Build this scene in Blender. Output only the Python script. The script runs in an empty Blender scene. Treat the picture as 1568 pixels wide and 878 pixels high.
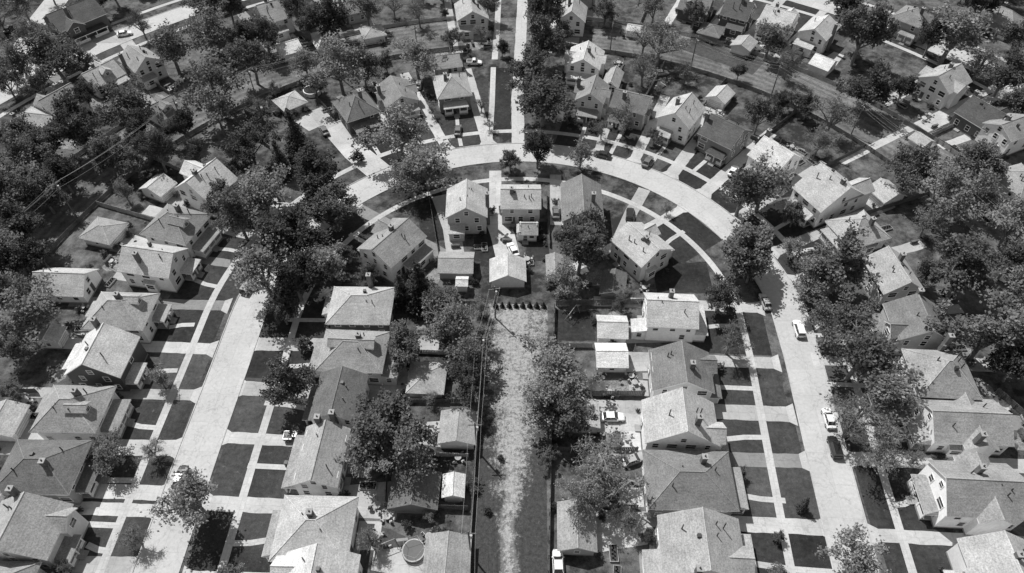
import bpy, math, random
import numpy as np
from mathutils import Vector
random.seed(11)
sc=bpy.context.scene
sc.view_settings.view_transform='Standard'
try: sc.view_settings.look='None'
except Exception: pass
sc.view_settings.exposure=0
COL=sc.collection
# ---------------------------------------------------------------- survey (ground plan from the aerial photograph)
PITCH=math.radians(49.3); ALT=115.0; F=1077.0
def survey(u,v,h=0.0):
    x=(u-782.5)/F; y=-(v-439.0)/F
    t=(ALT-h)/(math.sin(PITCH)-y*math.cos(PITCH))
    return t*x, t*(math.cos(PITCH)+y*math.sin(PITCH)), F/t   # X, Y, px per metre
CX,CY,RR=1.5,88.0,56.5
def polar(r,a): return (CX+r*math.cos(math.radians(a)), CY+r*math.sin(math.radians(a)))
# ---------------------------------------------------------------- materials
def newmat(name):
    m=bpy.data.materials.new(name); m.use_nodes=True
    nt=m.node_tree; b=nt.nodes['Principled BSDF']; return m,nt,b
def N(nt,t,**k):
    n=nt.nodes.new(t)
    for a,b in k.items(): setattr(n,a,b)
    return n
def math_n(nt,op,a,b=None,c=None):
    n=N(nt,'ShaderNodeMath',operation=op)
    for i,s in enumerate((a,b,c)):
        if s is None: continue
        if isinstance(s,(int,float)): n.inputs[i].default_value=s
        else: nt.links.new(s,n.inputs[i])
    return n.outputs[0]
def noise(nt,vec,scale,detail=4,rough=.6):
    n=N(nt,'ShaderNodeTexNoise'); n.inputs['Scale'].default_value=scale
    n.inputs['Detail'].default_value=detail; n.inputs['Roughness'].default_value=rough
    nt.links.new(vec,n.inputs['Vector']); return n.outputs['Fac']
def mrange(nt,s,a,b,c,d):
    n=N(nt,'ShaderNodeMapRange'); nt.links.new(s,n.inputs[0])
    for i,q in enumerate((a,b,c,d)): n.inputs[i+1].default_value=q
    return n.outputs[0]
def pos(nt): return N(nt,'ShaderNodeNewGeometry').outputs['Position']
def setcol(nt,b,s,rough=.9,spec=.2):
    nt.links.new(s,b.inputs['Base Color']); b.inputs['Roughness'].default_value=rough
    b.inputs['Specular IOR Level'].default_value=spec
def gm(name,alb,amp=.25,s1=.25,s2=3.0,amp2=.15,rough=.9,spec=.2,lines=0,orand=0,lamp=.1,streak=0):
    m,nt,b=newmat(name); p=pos(nt)
    a=mrange(nt,noise(nt,p,s1,3),.3,.7,1-amp,1+amp)
    c=mrange(nt,noise(nt,p,s2,2,.75),.3,.7,1-amp2,1+amp2)
    s=math_n(nt,'MULTIPLY',a,c)
    if lines:
        sep=N(nt,'ShaderNodeSeparateXYZ'); nt.links.new(p,sep.inputs[0])
        w=math_n(nt,'SINE',math_n(nt,'MULTIPLY',sep.outputs[2],6.2832/lines))
        s=math_n(nt,'MULTIPLY',s,mrange(nt,w,-1,1,1-lamp,1+lamp*.5))
    if streak:
        mp=N(nt,'ShaderNodeMapping'); mp.inputs['Scale'].default_value=(.5,.5,6.0); nt.links.new(p,mp.inputs['Vector'])
        s=math_n(nt,'MULTIPLY',s,mrange(nt,noise(nt,mp.outputs[0],1.3,3,.7),.3,.7,1-streak,1+streak))
    if orand:
        o=N(nt,'ShaderNodeObjectInfo').outputs['Random']
        s=math_n(nt,'MULTIPLY',s,mrange(nt,o,0,1,1-orand,1+orand))
    setcol(nt,b,math_n(nt,'MULTIPLY',s,alb),rough,spec); return m
M={}
def road_mat(name,alb,slab,amp=.12):
    m,nt,b=newmat(name); p=pos(nt)
    uv=N(nt,'ShaderNodeUVMap').outputs[0]
    br=N(nt,'ShaderNodeTexBrick'); nt.links.new(uv,br.inputs['Vector'])
    br.offset=0; br.inputs['Scale'].default_value=1
    br.inputs['Brick Width'].default_value=slab[0]; br.inputs['Row Height'].default_value=slab[1]
    br.inputs['Mortar Size'].default_value=.035; br.inputs['Mortar Smooth'].default_value=.3
    br.inputs['Color1'].default_value=(1,1,1,1); br.inputs['Color2'].default_value=(.92,.92,.92,1); br.inputs['Mortar'].default_value=(.78,.78,.78,1)
    bw=N(nt,'ShaderNodeRGBToBW'); nt.links.new(br.outputs['Color'],bw.inputs[0])
    a=mrange(nt,noise(nt,p,.12,3,.65),.3,.7,1-amp,1+amp)
    c=mrange(nt,noise(nt,p,1.7,4,.7),.3,.7,.88,1.1)
    k=mrange(nt,noise(nt,p,.6,4,.8),.58,.72,1,.72)
    vo=N(nt,'ShaderNodeTexVoronoi',feature='DISTANCE_TO_EDGE'); vo.inputs['Scale'].default_value=.16
    wp=N(nt,'ShaderNodeVectorMath',operation='ADD'); nn=N(nt,'ShaderNodeTexNoise'); nn.inputs['Scale'].default_value=.8; nt.links.new(p,nn.inputs['Vector'])
    sc_=N(nt,'ShaderNodeVectorMath',operation='SCALE'); sc_.inputs['Scale'].default_value=2.5; nt.links.new(nn.outputs['Color'],sc_.inputs[0])
    nt.links.new(p,wp.inputs[0]); nt.links.new(sc_.outputs[0],wp.inputs[1]); nt.links.new(wp.outputs[0],vo.inputs['Vector'])
    cr=mrange(nt,vo.outputs['Distance'],.006,.016,.84,1)
    s=math_n(nt,'MULTIPLY',math_n(nt,'MULTIPLY',math_n(nt,'MULTIPLY',a,c),cr),math_n(nt,'MULTIPLY',k,bw.outputs[0]))
    setcol(nt,b,math_n(nt,'MULTIPLY',s,alb),.85,.25); return m
M['road']=road_mat('concrete_road',.45,(6,3.6),.08)
M['walk']=road_mat('sidewalk_concrete',.46,(1.5,1.5),.15)
M['drive']=[road_mat('driveway_concrete_%d'%i,a,(3,2.9),.2) for i,a in enumerate((.43,.37,.47,.22))]
M['kerb']=gm('kerb_concrete',.42)
def grass(name,alb,amp=.3,stripes=0):
    m,nt,b=newmat(name); p=pos(nt)
    a=mrange(nt,noise(nt,p,.13,3,.6),.3,.7,1-amp,1+amp*1.4)
    c=mrange(nt,noise(nt,p,1.1,5,.8),.3,.75,.6,1.6)
    d=mrange(nt,noise(nt,p,9,2,.8),.3,.7,.7,1.3)
    s=math_n(nt,'MULTIPLY',math_n(nt,'MULTIPLY',a,c),d)
    if stripes:
        uv=N(nt,'ShaderNodeUVMap').outputs[0]; sep=N(nt,'ShaderNodeSeparateXYZ'); nt.links.new(uv,sep.inputs[0])
        wv=math_n(nt,'ADD',math_n(nt,'MULTIPLY',sep.outputs[1],6.2832/stripes),math_n(nt,'MULTIPLY',noise(nt,p,.3,2),3))
        s=math_n(nt,'MULTIPLY',s,mrange(nt,math_n(nt,'SINE',wv),-1,1,.82,1.12))
    s=math_n(nt,'MULTIPLY',s,alb)
    s=math_n(nt,'ADD',s,mrange(nt,noise(nt,p,.8,5,.85),.60,.78,0,.12))
    setcol(nt,b,s,1,.05); return m
M['lawn']=[grass('lawn_%d'%i,a,.3) for i,a in enumerate((.030,.046,.037,.062))]
M['strip']=grass('corridor_grass',.125,.35,2.3)
def ground_mat():
    m,nt,b=newmat('yard_ground'); p=pos(nt)
    n1=noise(nt,p,.055,4,.62); n2=noise(nt,p,.35,6,.75); n3=noise(nt,p,7,2,.8)
    base=mrange(nt,math_n(nt,'ADD',math_n(nt,'MULTIPLY',n1,.45),math_n(nt,'MULTIPLY',n2,.55)),.43,.66,.032,.2)
    s=math_n(nt,'MULTIPLY',base,mrange(nt,n3,.3,.7,.65,1.35))
    setcol(nt,b,s,1,.05); return m
M['ground']=ground_mat()
M['dirt']=gm('bare_earth',.2,.4,.6,3,.5)
M['soil']=gm('garden_soil',.05,.3,1,6,.4)
def alley_mat():
    m,nt,b=newmat('alley_dirt'); p=pos(nt)
    uv=N(nt,'ShaderNodeUVMap').outputs[0]; sep=N(nt,'ShaderNodeSeparateXYZ'); nt.links.new(uv,sep.inputs[0])
    sp=N(nt,'ShaderNodeSeparateXYZ'); nt.links.new(p,sp.inputs[0])
    wob=math_n(nt,'MULTIPLY',math_n(nt,'SUBTRACT',noise(nt,p,.12,3),.5),3.0)
    t=math_n(nt,'ABSOLUTE',math_n(nt,'ADD',math_n(nt,'SUBTRACT',sep.outputs[1],.1),wob))
    w=mrange(nt,sp.outputs[1],46,88,.8,5.8)
    f=math_n(nt,'DIVIDE',t,w)
    n=noise(nt,p,.35,8,.85); n2=noise(nt,p,1.6,6,.9)
    q=math_n(nt,'ADD',math_n(nt,'MULTIPLY',math_n(nt,'SUBTRACT',n,.5),7.5),math_n(nt,'MULTIPLY',math_n(nt,'SUBTRACT',n2,.5),6))
    mask=mrange(nt,math_n(nt,'SUBTRACT',f,q),.2,1.6,.85,0)
    rut=math_n(nt,'ABSOLUTE',math_n(nt,'SUBTRACT',t,.85)); rm_=mrange(nt,rut,.15,.5,.35,0)
    mask=math_n(nt,'MAXIMUM',mask,rm_)
    sp2=mrange(nt,noise(nt,p,3.5,4,.9),.61,.68,0,.5)
    mask=math_n(nt,'MAXIMUM',mask,sp2)
    g=mrange(nt,noise(nt,p,1.5,6,.8),.3,.7,.025,.085)
    l=mrange(nt,n2,.3,.7,.14,.54)
    mix=math_n(nt,'ADD',math_n(nt,'MULTIPLY',mask,l),math_n(nt,'MULTIPLY',math_n(nt,'SUBTRACT',1,mask),g))
    setcol(nt,b,mix,1,.05); return m
M['alley']=alley_mat()
ROOFS=[gm('roof_shingles_%d'%i,a,.16,.35,4,.3,.95,.1,.45,.25,.03,.14) for i,a in enumerate((.09,.16,.24,.33,.42,.54))]
WALLS=[gm('siding_%d'%i,a,.06,.5,2,.06,.7,.3,.3,.12) for i,a in enumerate((.10,.24,.42,.64,.8,.86))]
M['trim']=gm('white_trim',.8,.05,.5,2,.05,.6)
M['brick']=gm('chimney_brick',.14,.2,1,6,.3)
M['found']=gm('foundation_block',.3,.1)
M['door']=gm('painted_door',.12)
M['gdoor']=gm('garage_door_paint',.7,.05,.5,2,.05,.6,.3,.55)
M['wood']=gm('weathered_wood',.14,.3,.5,5,.3)
M['woodl']=gm('pale_wood',.36,.25,.5,5,.25)
M['metal']=gm('galvanised_metal',.4,.1)
M['wire']=gm('cable_aluminium',.5,.05)
M['bark']=gm('bark',.19,.3,1,8,.3)
M['plastic']=gm('dark_plastic',.05,.1,1,4,.1,.5,.4)
def glassm():
    m,nt,b=newmat('window_glass'); b.inputs['Base Color'].default_value=(.03,.03,.03,1); b.inputs['Roughness'].default_value=.08; b.inputs['Specular IOR Level'].default_value=.6; return m
M['glass']=glassm()
def paint(name,a):
    m,nt,b=newmat(name); p=pos(nt)
    s=mrange(nt,noise(nt,p,2.5,4),.3,.7,a*.9,a*1.05); nt.links.new(s,b.inputs['Base Color'])
    b.inputs['Roughness'].default_value=.28; b.inputs['Coat Weight'].default_value=.5; return m
PAINT={'w':paint('car_paint_white',.8),'s':paint('car_paint_silver',.38),'g':paint('car_paint_grey',.14),'k':paint('car_paint_black',.02)}
M['tyre']=gm('tyre_rubber',.02)
def leafm(name,alb,trans=.3):
    m,nt,b=newmat(name)
    at=N(nt,'ShaderNodeAttribute',attribute_name='tint').outputs['Fac']
    o=N(nt,'ShaderNodeObjectInfo').outputs['Random']
    s=math_n(nt,'MULTIPLY',math_n(nt,'MULTIPLY',at,mrange(nt,o,0,1,.6,1.4)),alb)
    d=N(nt,'ShaderNodeBsdfDiffuse'); t=N(nt,'ShaderNodeBsdfTranslucent'); mx=N(nt,'ShaderNodeMixShader')
    nt.links.new(s,d.inputs[0]); nt.links.new(s,t.inputs[0]); mx.inputs[0].default_value=trans
    nt.links.new(d.outputs[0],mx.inputs[1]); nt.links.new(t.outputs[0],mx.inputs[2])
    nt.links.new(mx.outputs[0],nt.nodes['Material Output'].inputs[0]); return m
M['leaf']=leafm('maple_leaves',.125,.35); M['leafl']=leafm('young_leaves',.19,.35); M['needle']=leafm('spruce_needles',.07,.1)
# ---------------------------------------------------------------- mesh builder
class MB:
    def __init__(s): s.v=[];s.f=[];s.m=[];s.uv=None
    def poly(s,pts,m=0):
        n=len(s.v); s.v+= [tuple(p) for p in pts]; s.f.append(tuple(range(n,n+len(pts)))); s.m.append(m)
    def box(s,x0,y0,z0,x1,y1,z1,m=0):
        n=len(s.v)
        s.v+=[(x0,y0,z0),(x1,y0,z0),(x1,y1,z0),(x0,y1,z0),(x0,y0,z1),(x1,y0,z1),(x1,y1,z1),(x0,y1,z1)]
        for q in ((3,2,1,0),(4,5,6,7),(0,1,5,4),(1,2,6,5),(2,3,7,6),(3,0,4,7)): s.f.append(tuple(n+i for i in q)); s.m.append(m)
    def prism(s,top,t,mt,ms):
        k=len(top); n=len(s.v)
        s.v+=[tuple(p) for p in top]+[(p[0],p[1],p[2]-t) for p in top]
        s.f.append(tuple(range(n,n+k))); s.m.append(mt)
        s.f.append(tuple(range(n+2*k-1,n+k-1,-1))); s.m.append(ms)
        for i in range(k):
            j=(i+1)%k; s.f.append((n+j,n+i,n+k+i,n+k+j)); s.m.append(ms)
    def tube(s,p0,p1,r0,r1,k=6,m=0,cap=True):
        p0=Vector(p0);p1=Vector(p1);d=(p1-p0)
        if d.length<1e-5: return
        d.normalize(); a=d.cross(Vector((0,0,1)) if abs(d.z)<.9 else Vector((1,0,0))).normalized(); b=d.cross(a)
        n=len(s.v)
        for p,r in ((p0,r0),(p1,r1)):
            for i in range(k):
                an=2*math.pi*i/k; s.v.append(tuple(p+a*(r*math.cos(an))+b*(r*math.sin(an))))
        for i in range(k):
            j=(i+1)%k; s.f.append((n+i,n+j,n+k+j,n+k+i)); s.m.append(m)
        if cap:
            s.f.append(tuple(range(n+k,n+2*k))); s.m.append(m); s.f.append(tuple(range(n+k-1,n-1,-1))); s.m.append(m)
    def mesh(s,name,mats):
        me=bpy.data.meshes.new(name); me.from_pydata(s.v,[],s.f)
        for m in mats: me.materials.append(m)
        me.polygons.foreach_set('material_index',s.m); me.update(); return me
    def obj(s,name,mats,parent=None,loc=None,rot=0):
        o=bpy.data.objects.new(name,s.mesh(name,mats)); COL.objects.link(o)
        if parent: o.parent=parent
        if loc: o.location=loc
        if rot: o.rotation_euler=(0,0,rot)
        return o
def empty(name,x,y,rot,z=0):
    o=bpy.data.objects.new(name,None); COL.objects.link(o); o.location=(x,y,z); o.rotation_euler=(0,0,rot); o.empty_display_size=.5; return o
def offset(pts,d):
    out=[]
    for i,p in enumerate(pts):
        a=pts[max(0,i-1)]; b=pts[min(len(pts)-1,i+1)]
        dx,dy=b[0]-a[0],b[1]-a[1]; l=math.hypot(dx,dy) or 1
        out.append((p[0]-dy/l*d,p[1]+dx/l*d))
    return out
def ribbon(name,pts,w,z,mat,h=0,w2=None,rag=0):
    if rag:
        q=[]
        for a,b_ in zip(pts[:-1],pts[1:]):
            n=max(1,int(math.dist(a,b_)/1.2)); q+=[(a[0]+(b_[0]-a[0])*i/n,a[1]+(b_[1]-a[1])*i/n) for i in range(n)]
        pts=q+[pts[-1]]
    k=len(pts)-1
    L=[];R=[]
    for i in range(len(pts)):
        ww=w if w2 is None else w+(w2-w)*i/k
        L.append(offset(pts,ww/2+random.uniform(-rag,rag))[i]); R.append(offset(pts,-ww/2+random.uniform(-rag,rag))[i])
    v=[];f=[];uv=[]
    s=0
    for i in range(len(pts)):
        if i: s+=math.dist(pts[i],pts[i-1])
        v+=[(L[i][0],L[i][1],z),(R[i][0],R[i][1],z)]; uv+=[(s,w/2),(s,-w/2)]
    for i in range(len(pts)-1): f.append((2*i,2*i+1,2*i+3,2*i+2))
    if h:
        n=len(v); v+=[(a,b,c-h) for a,b,c in v]; uv+=uv
        for i in range(len(pts)-1):
            f.append((2*i,2*i+2,n+2*i+2,n+2*i)); f.append((2*i+1,n+2*i+1,n+2*i+3,2*i+3))
    me=bpy.data.meshes.new(name); me.from_pydata(v,[],f); me.materials.append(mat)
    ul=me.uv_layers.new(name='UVMap')
    for l in me.loops: ul.data[l.index].uv=uv[l.vertex_index]
    o=bpy.data.objects.new(name,me); COL.objects.link(o); return o
# ---------------------------------------------------------------- ground and streets
g=MB(); g.poly([(-2500,-2500,0),(2500,-2500,0),(2500,2500,0),(-2500,2500,0)]); g.obj('ground',[M['ground']])
arc=[polar(RR,a) for a in np.arange(177,2.5,-2.5)]
line=[(-60,-60),(-58.4,0),(-56.9,38),(-56.2,60),(-55.3,80)]+arc+[(57.6,80),(56.3,60),(55.2,42),(53.6,15),(50,-60)]
ribbon('street',line,7.2,.010,M['road'])
for d in (3.69,-3.69): ribbon('kerb',offset(line,d),.18,.11,M['kerb'],.11)
ribbon('sidewalk',offset(line,8.9),1.4,.030,M['walk'])
ribbon('sidewalk',offset(line,-10.4),1.4,.030,M['walk'])
R2=167
arc2=[polar(R2,a) for a in np.arange(200,-21,-3)]
ribbon('street',arc2,8.5,.010,M['road'])
for d in (4.34,-4.34): ribbon('kerb',offset(arc2,d),.18,.11,M['kerb'],.11)
ribbon('sidewalk',[polar(R2-9,a) for a in np.arange(200,-21,-3)],1.5,.030,M['walk'])
ribbon('sidewalk',[polar(R2+9,a) for a in np.arange(200,-21,-3)],1.5,.030,M['walk'])
ribbon('corridor_grass',[polar(116,a) for a in np.arange(200,-21,-3)],17,.004,M['strip'])
a0=survey(30,110)[:2]; a1=survey(60,35)[:2]; a2=(survey(110,-30)[0],survey(110,-30)[1])
ribbon('street',[a0,survey(38,75)[:2],a1,a2],8,.014,M['road'])
S2=lambda *p:[survey(a,b)[:2] for a,b in p]
ribbon('lane',S2((792,232),(791,150),(796,60),(800,-30)),3.4,.020,M['road'],rag=.08)
ribbon('footpath',S2((747,232),(752,160),(754,104)),1.5,.034,M['walk'])
ribbon('footpath',S2((756,92),(760,40),(763,-20)),1.8,.024,M['walk'])
ribbon('footpath',S2((1285,250),(1390,198),(1500,145),(1600,95)),2.2,.036,M['walk'])
ribbon('driveway',S2((590,272),(545,235),(505,190)),6.5,.022,M['drive'][2])
ribbon('driveway',S2((505,196),(478,170)),5,.0245,M['drive'][1])
ribbon('alley',S2((774,1000),(778,850),(782,700),(786,600),(790,520),(792,466)),12.4,.006,M['alley'])
for p in ([(215,95),(190,62),(150,62)],[(300,30),(330,60)],[(90,130),(60,180)]): ribbon('driveway',S2(*p),4,.023,M['drive'][1])
for p,w_,k in (([(852,499),(908,499)],7.5,0),([(1000,425),(1085,425)],9,0),([(655,290),(665,370)],6,0),([(735,120),(733,195)],4.5,1),([(768,105),(766,198)],5,0),([(545,480),(600,350)],4,1),
    ([(1080,45),(1100,25)],9,0),([(1040,62),(1160,105)],9,3),([(560,830),(620,860)],7,3),([(400,70),(480,95)],7,2),([(880,180),(960,200)],6,1),([(740,350),(740,400)],5,0),([(820,340),(822,400)],5,0)):
    ribbon('lawn',S2(*p),w_,.0072,M['lawn'][k],rag=.2)
# ---------------------------------------------------------------- houses
HOUSES=[]; STRIPN=[0]; YARDS=[]
def facing(x,y,f):
    """returns rotation (front = local -Y) and distance to the street centre"""
    if isinstance(f,(int,float)): return math.radians(f),14
    r=math.hypot(x-CX,y-CY); a=math.atan2(y-CY,x-CX)
    if f=='E': return math.radians(88),(-56-x if x<-56 else 56-x)
    if f=='W': return math.radians(-92),(x-56 if x>56 else x+56)
    if f=='C': return a-math.pi/2,(r-RR if r<R2 else r-R2)
    if f=='O': return a+math.pi/2,(RR-r if r<RR else R2-r)
def roof_gable(b,cx,cy,w,d,e,sl,axis,o=.45,t=.2,rk=.35):
    if axis=='y':
        hs=w/2; L0,L1=cy-d/2-rk,cy+d/2+rk; rz=e+hs*sl+.18; ez=e-o*sl+.18
        b.prism([(cx-hs-o,L0,ez),(cx,L0,rz),(cx,L1,rz),(cx-hs-o,L1,ez)],t,0,1)
        b.prism([(cx+hs+o,L1,ez),(cx,L1,rz),(cx,L0,rz),(cx+hs+o,L0,ez)],t,0,1)
        b.tube((cx,L0,rz),(cx,L1,rz),.11,.11,5,3)
    else:
        hs=d/2; L0,L1=cx-w/2-rk,cx+w/2+rk; rz=e+hs*sl+.18; ez=e-o*sl+.18
        b.prism([(L1,cy-hs-o,ez),(L1,cy,rz),(L0,cy,rz),(L0,cy-hs-o,ez)],t,0,1)
        b.prism([(L0,cy+hs+o,ez),(L0,cy,rz),(L1,cy,rz),(L1,cy+hs+o,ez)],t,0,1)
        b.tube((L0,cy,rz),(L1,cy,rz),.11,.11,5,3)
    return rz
def roof_hip(b,cx,cy,w,d,e,sl,o=.6,t=.2):
    hw,hd=w/2+o,d/2+o; ez=e-o*sl+.18
    if w>=d:
        k=hw-hd+.01; rz=ez+hd*sl; A=(cx-k,cy,rz);B=(cx+k,cy,rz)
    else:
        k=hd-hw+.01; rz=ez+hw*sl; A=(cx,cy-k,rz);B=(cx,cy+k,rz)
    p=[(cx-hw,cy-hd,ez),(cx+hw,cy-hd,ez),(cx+hw,cy+hd,ez),(cx-hw,cy+hd,ez)]
    if w>=d: fs=[[p[0],p[1],B,A],[p[1],p[2],B],[p[2],p[3],A,B],[p[3],p[0],A]]; hp=[(0,A),(1,B),(2,B),(3,A)]
    else: fs=[[p[0],p[1],A],[p[1],p[2],B,A],[p[2],p[3],B],[p[3],p[0],A,B]]; hp=[(0,A),(1,A),(2,B),(3,B)]
    for q in fs: b.prism(q,t,0,1)
    b.tube(A,B,.1,.1,5,3)
    for i,Q in hp: b.tube(p[i],Q,.09,.09,5,3)
    return rz
def walls(b,cx,cy,w,d,e,sl,style):
    x0,x1,y0,y1=cx-w/2,cx+w/2,cy-d/2,cy+d/2
    b.box(x0,y0,.35,x1,y1,e,0); b.box(x0-.03,y0-.03,0,x1+.03,y1+.03,.35,1)
    if style=='gy':
        z=e+w/2*sl-.01
        for y in (y0,y1): b.poly([(x0,y,e),(x1,y,e),(cx,y,z)],0)
    if style=='gx':
        z=e+d/2*sl-.01
        for x in (x0,x1): b.poly([(x,y0,e),(x,y1,e),(x,cy,z)],0)
def window(b,px,py,z,nx,ny,w=1.0,h=1.35):
    tx,ty=-ny,nx
    def bx(a0,a1,z0,z1,d0,d1,m):
        xs=[px+tx*a+nx*dd for a in (a0,a1) for dd in (d0,d1)]; ys=[py+ty*a+ny*dd for a in (a0,a1) for dd in (d0,d1)]
        b.box(min(xs),min(ys),z0,max(xs),max(ys),z1,m)
    bx(-w/2,w/2,z,z+h,.003,.03,1)
    bx(-w/2-.12,-w/2,z-.1,z+h+.12,.004,.08,0); bx(w/2,w/2+.12,z-.1,z+h+.12,.004,.08,0)
    bx(-w/2,w/2,z+h,z+h+.12,.004,.08,0); bx(-w/2,w/2,z-.1,z,.004,.1,0); bx(-w/2,w/2,z+h*.48,z+h*.54,.031,.06,0)
def strip_local(name,x,y,rot,pts,w,z,mat,w2=None,rag=0):
    c,s=math.cos(rot),math.sin(rot)
    ribbon(name,[(x+c*a-s*q,y+s*a+c*q) for a,q in pts],w,z,mat,0,w2,rag)
def house(u,v,W,D,f,style='hip',st=2,wall=4,roof=3,porch=1,side=1,chim=1,drive=1,garage=0,shed=0,plain=0):
    e={0:2.5,1:3.1,1.5:4.0,2:5.4}[st]; sl=random.uniform(.52,.78) if not garage else random.uniform(.38,.55)
    if not garage: e+=random.uniform(-.4,.4)
    m=min(W,D); x,y,_=survey(u,v,e+sl*m/4)
    rot,dist=facing(x,y,f); HOUSES.append((x,y,max(W,D)*.5))
    rot+=math.radians(random.uniform(-1.5,1.5))
    name='detached_garage' if garage else 'suburban_house'
    if shed: name='garden_shed'
    E=empty(name,x,y,rot)
    wm=WALLS[wall]; rm=ROOFS[roof]
    bw=MB(); br=MB(); bn=MB()
    ms={'hip':'hip','gx':'gx','gy':'gy','cross':'gx','L':'gx','crossy':'gy'}[style]
    walls(bw,0,0,W,D,e,sl,ms)
    if ms=='hip': rz=roof_hip(br,0,0,W,D,e,sl)
    else: rz=roof_gable(br,0,0,W,D,e,sl,'x' if ms=='gx' else 'y')
    if style=='cross':
        gw=W*random.uniform(.36,.5); gx=random.choice((-1,1))*W*.22; pj=1.1
        y0=-D/2-pj; walls(bw,gx,(y0-.05+0)/2,gw,-y0+.05-.1,e-.02,sl*1.15,'gy')
        roof_gable(br,gx,(y0+.2)/2-.1,gw,-y0,e-.02,sl*1.15,'y',.35)
        window(bn,gx,y0-.02,e-1.7,0,-1,1.3)
    if style=='L':
        gw=W*.5; gx=W*.25*side; L=D/2+3.2
        walls(bw,gx-.02,L/2,gw-.1,L,e-.03,sl,'gy'); roof_gable(br,gx-.02,L/2,gw-.1,L,e-.03,sl,'y',.4)
    if style=='crossy':
        gl=D*random.uniform(.3,.42)
        walls(bw,0,D*.08,W+2.2,gl,e-.03,sl,'gx'); roof_gable(br,0,D*.08,W+2.2,gl,e-.03,sl*.95,'x',.4)
    if garage:
        bn.box(-W*.36,-D/2-.06,.05,W*.36,-D/2-.004,2.15,2)
        for k in range(1,4): bn.box(-W*.36,-D/2-.075,.05+k*.52,W*.36,-D/2-.061,.08+k*.52,1)
        window(bn,-W/2,0,1.1,-1,0,.8,.8)
        if not shed and isinstance(f,str): strip_local('driveway',x,y,rot,[(0,-D/2-9),(0,-D/2-.1)],3.2,.0265+random.random()*.002,random.choice(M['drive'][:3]),W*.9)
    else:
        YARDS.append((x,y,rot,W,D,side))
        if style in('gx','hip') and random.random()<.45 and not plain:
            for sy in ((-1,) if random.random()<.6 else (-1,1)):
                dx=random.uniform(-.15,.15)*W; ya=.36*D; dz=e+.14*D*sl+1.15; dw=random.uniform(1.7,2.6); mid=sy*(ya+.3)/2
                bw.box(dx-dw/2,min(sy*ya,sy*.3),e,dx+dw/2,max(sy*ya,sy*.3),dz,0)
                bw.poly([(dx-dw/2,sy*ya,dz),(dx+dw/2,sy*ya,dz),(dx,sy*ya,dz+dw/2*sl)],0)
                roof_gable(br,dx,mid,dw,ya-.3,dz,sl,'y',.3,.15,.3)
                window(bn,dx,sy*ya,dz-.95,0,sy,.9,.75)
        if style!='L' and random.random()<.6 and not plain:
            ew=W*random.uniform(.35,.7); ex=random.choice((-1,1))*(W-ew)/2*.9; ed=random.uniform(1.8,3.4)
            bw.box(ex-ew/2,D/2+.0,.02,ex+ew/2,D/2+ed,2.6,0)
            br.prism([(ex-ew/2-.25,D/2+.02,3.35),(ex+ew/2+.25,D/2+.02,3.35),(ex+ew/2+.25,D/2+ed+.3,2.72),(ex-ew/2-.25,D/2+ed+.3,2.72)],.16,0,1)
            window(bn,ex,D/2+ed,1.1,0,1,1.4,1.1)
            for s in (-1,1): window(bn,ex+s*ew/2,D/2+ed/2,1.1,s,0,.9,1.1)
        lv=[1.2] if st==1 else ([1.2,3.7] if st==2 else [1.2])
        for z in lv:
            for (ln,nx,ny,off) in ((W,0,-1,D/2),(W,0,1,D/2),(D,1,0,W/2),(D,-1,0,W/2)):
                k=max(2,int(ln/random.uniform(2.4,3.4)))
                for i in range(k):
                    a=-ln/2+ln*(i+.5)/k+random.uniform(-.2,.2)
                    if random.random()<.12: continue
                    if style=='cross' and ny==-1: continue
                    if style in('L',) and ny==1: continue
                    if style=='crossy' and ny==0 and abs(a-D*.08)<D*.22+.6: continue
                    ww=random.choice((.8,1.0,1.0,1.7)); px=nx*off+(-ny)*a if ny else nx*off; py=ny*off if ny else a
                    window(bn,px,py,z,nx,ny,ww,1.35)
        if ms=='gy':
            for s in (-1,1): window(bn,0,s*D/2,e+.3,0,s,.9,1.1)
        if ms=='gx':
            for s in (-1,1): window(bn,s*W/2,0,e+.3,s,0,.9,1.1)
        bn.box(W*.2-.45,D/2+.004,.35,W*.2+.45,D/2+.05,2.4,3); bn.box(W*.2-.7,D/2+.06,0,W*.2+.7,D/2+1.1,.3,4)
        bn.box(-.45,-D/2-.05,.35,.45,-D/2-.006,2.45,3)
        if random.random()<.5:
            s=random.choice((-1,1)); q=random.uniform(-.2,.2)*D; xo=s*W/2
            bw.box(min(xo,xo+s*.75),q-1.2,.02,max(xo,xo+s*.75),q+1.2,2.75,0); window(bn,xo+s*.75,q,1.1,s,0,1.7,1.2)
            br.prism([(xo,q-1.4,3.15),(xo,q+1.4,3.15),(xo+s*.95,q+1.4,2.8),(xo+s*.95,q-1.4,2.8)],.1,0,1)
    bw.obj('walls',[wm,M['found']],E)
    if not garage:
        for k in range(random.randint(2,4)):
            vx=random.uniform(-W*.3,W*.3); vy=random.uniform(.1,.3)*D*random.choice((1,-1))
            br.tube((vx,vy,e+.2),(vx,vy,rz-.35+random.uniform(0,.5)),.11,.11,6,2)
        if random.random()<.6:
            vx=random.uniform(-W*.25,W*.25); br.box(vx-.28,D*.08-.28,rz-1.2,vx+.28,D*.08+.28,rz-.1,2)
    br.obj('roof',[rm,M['trim'],M['plastic'],ROOFS[min(5,roof+1)]],E)
    bn.obj('windows_and_doors',[M['trim'],M['glass'],M['gdoor'],M['door'],M['found']],E)
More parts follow.
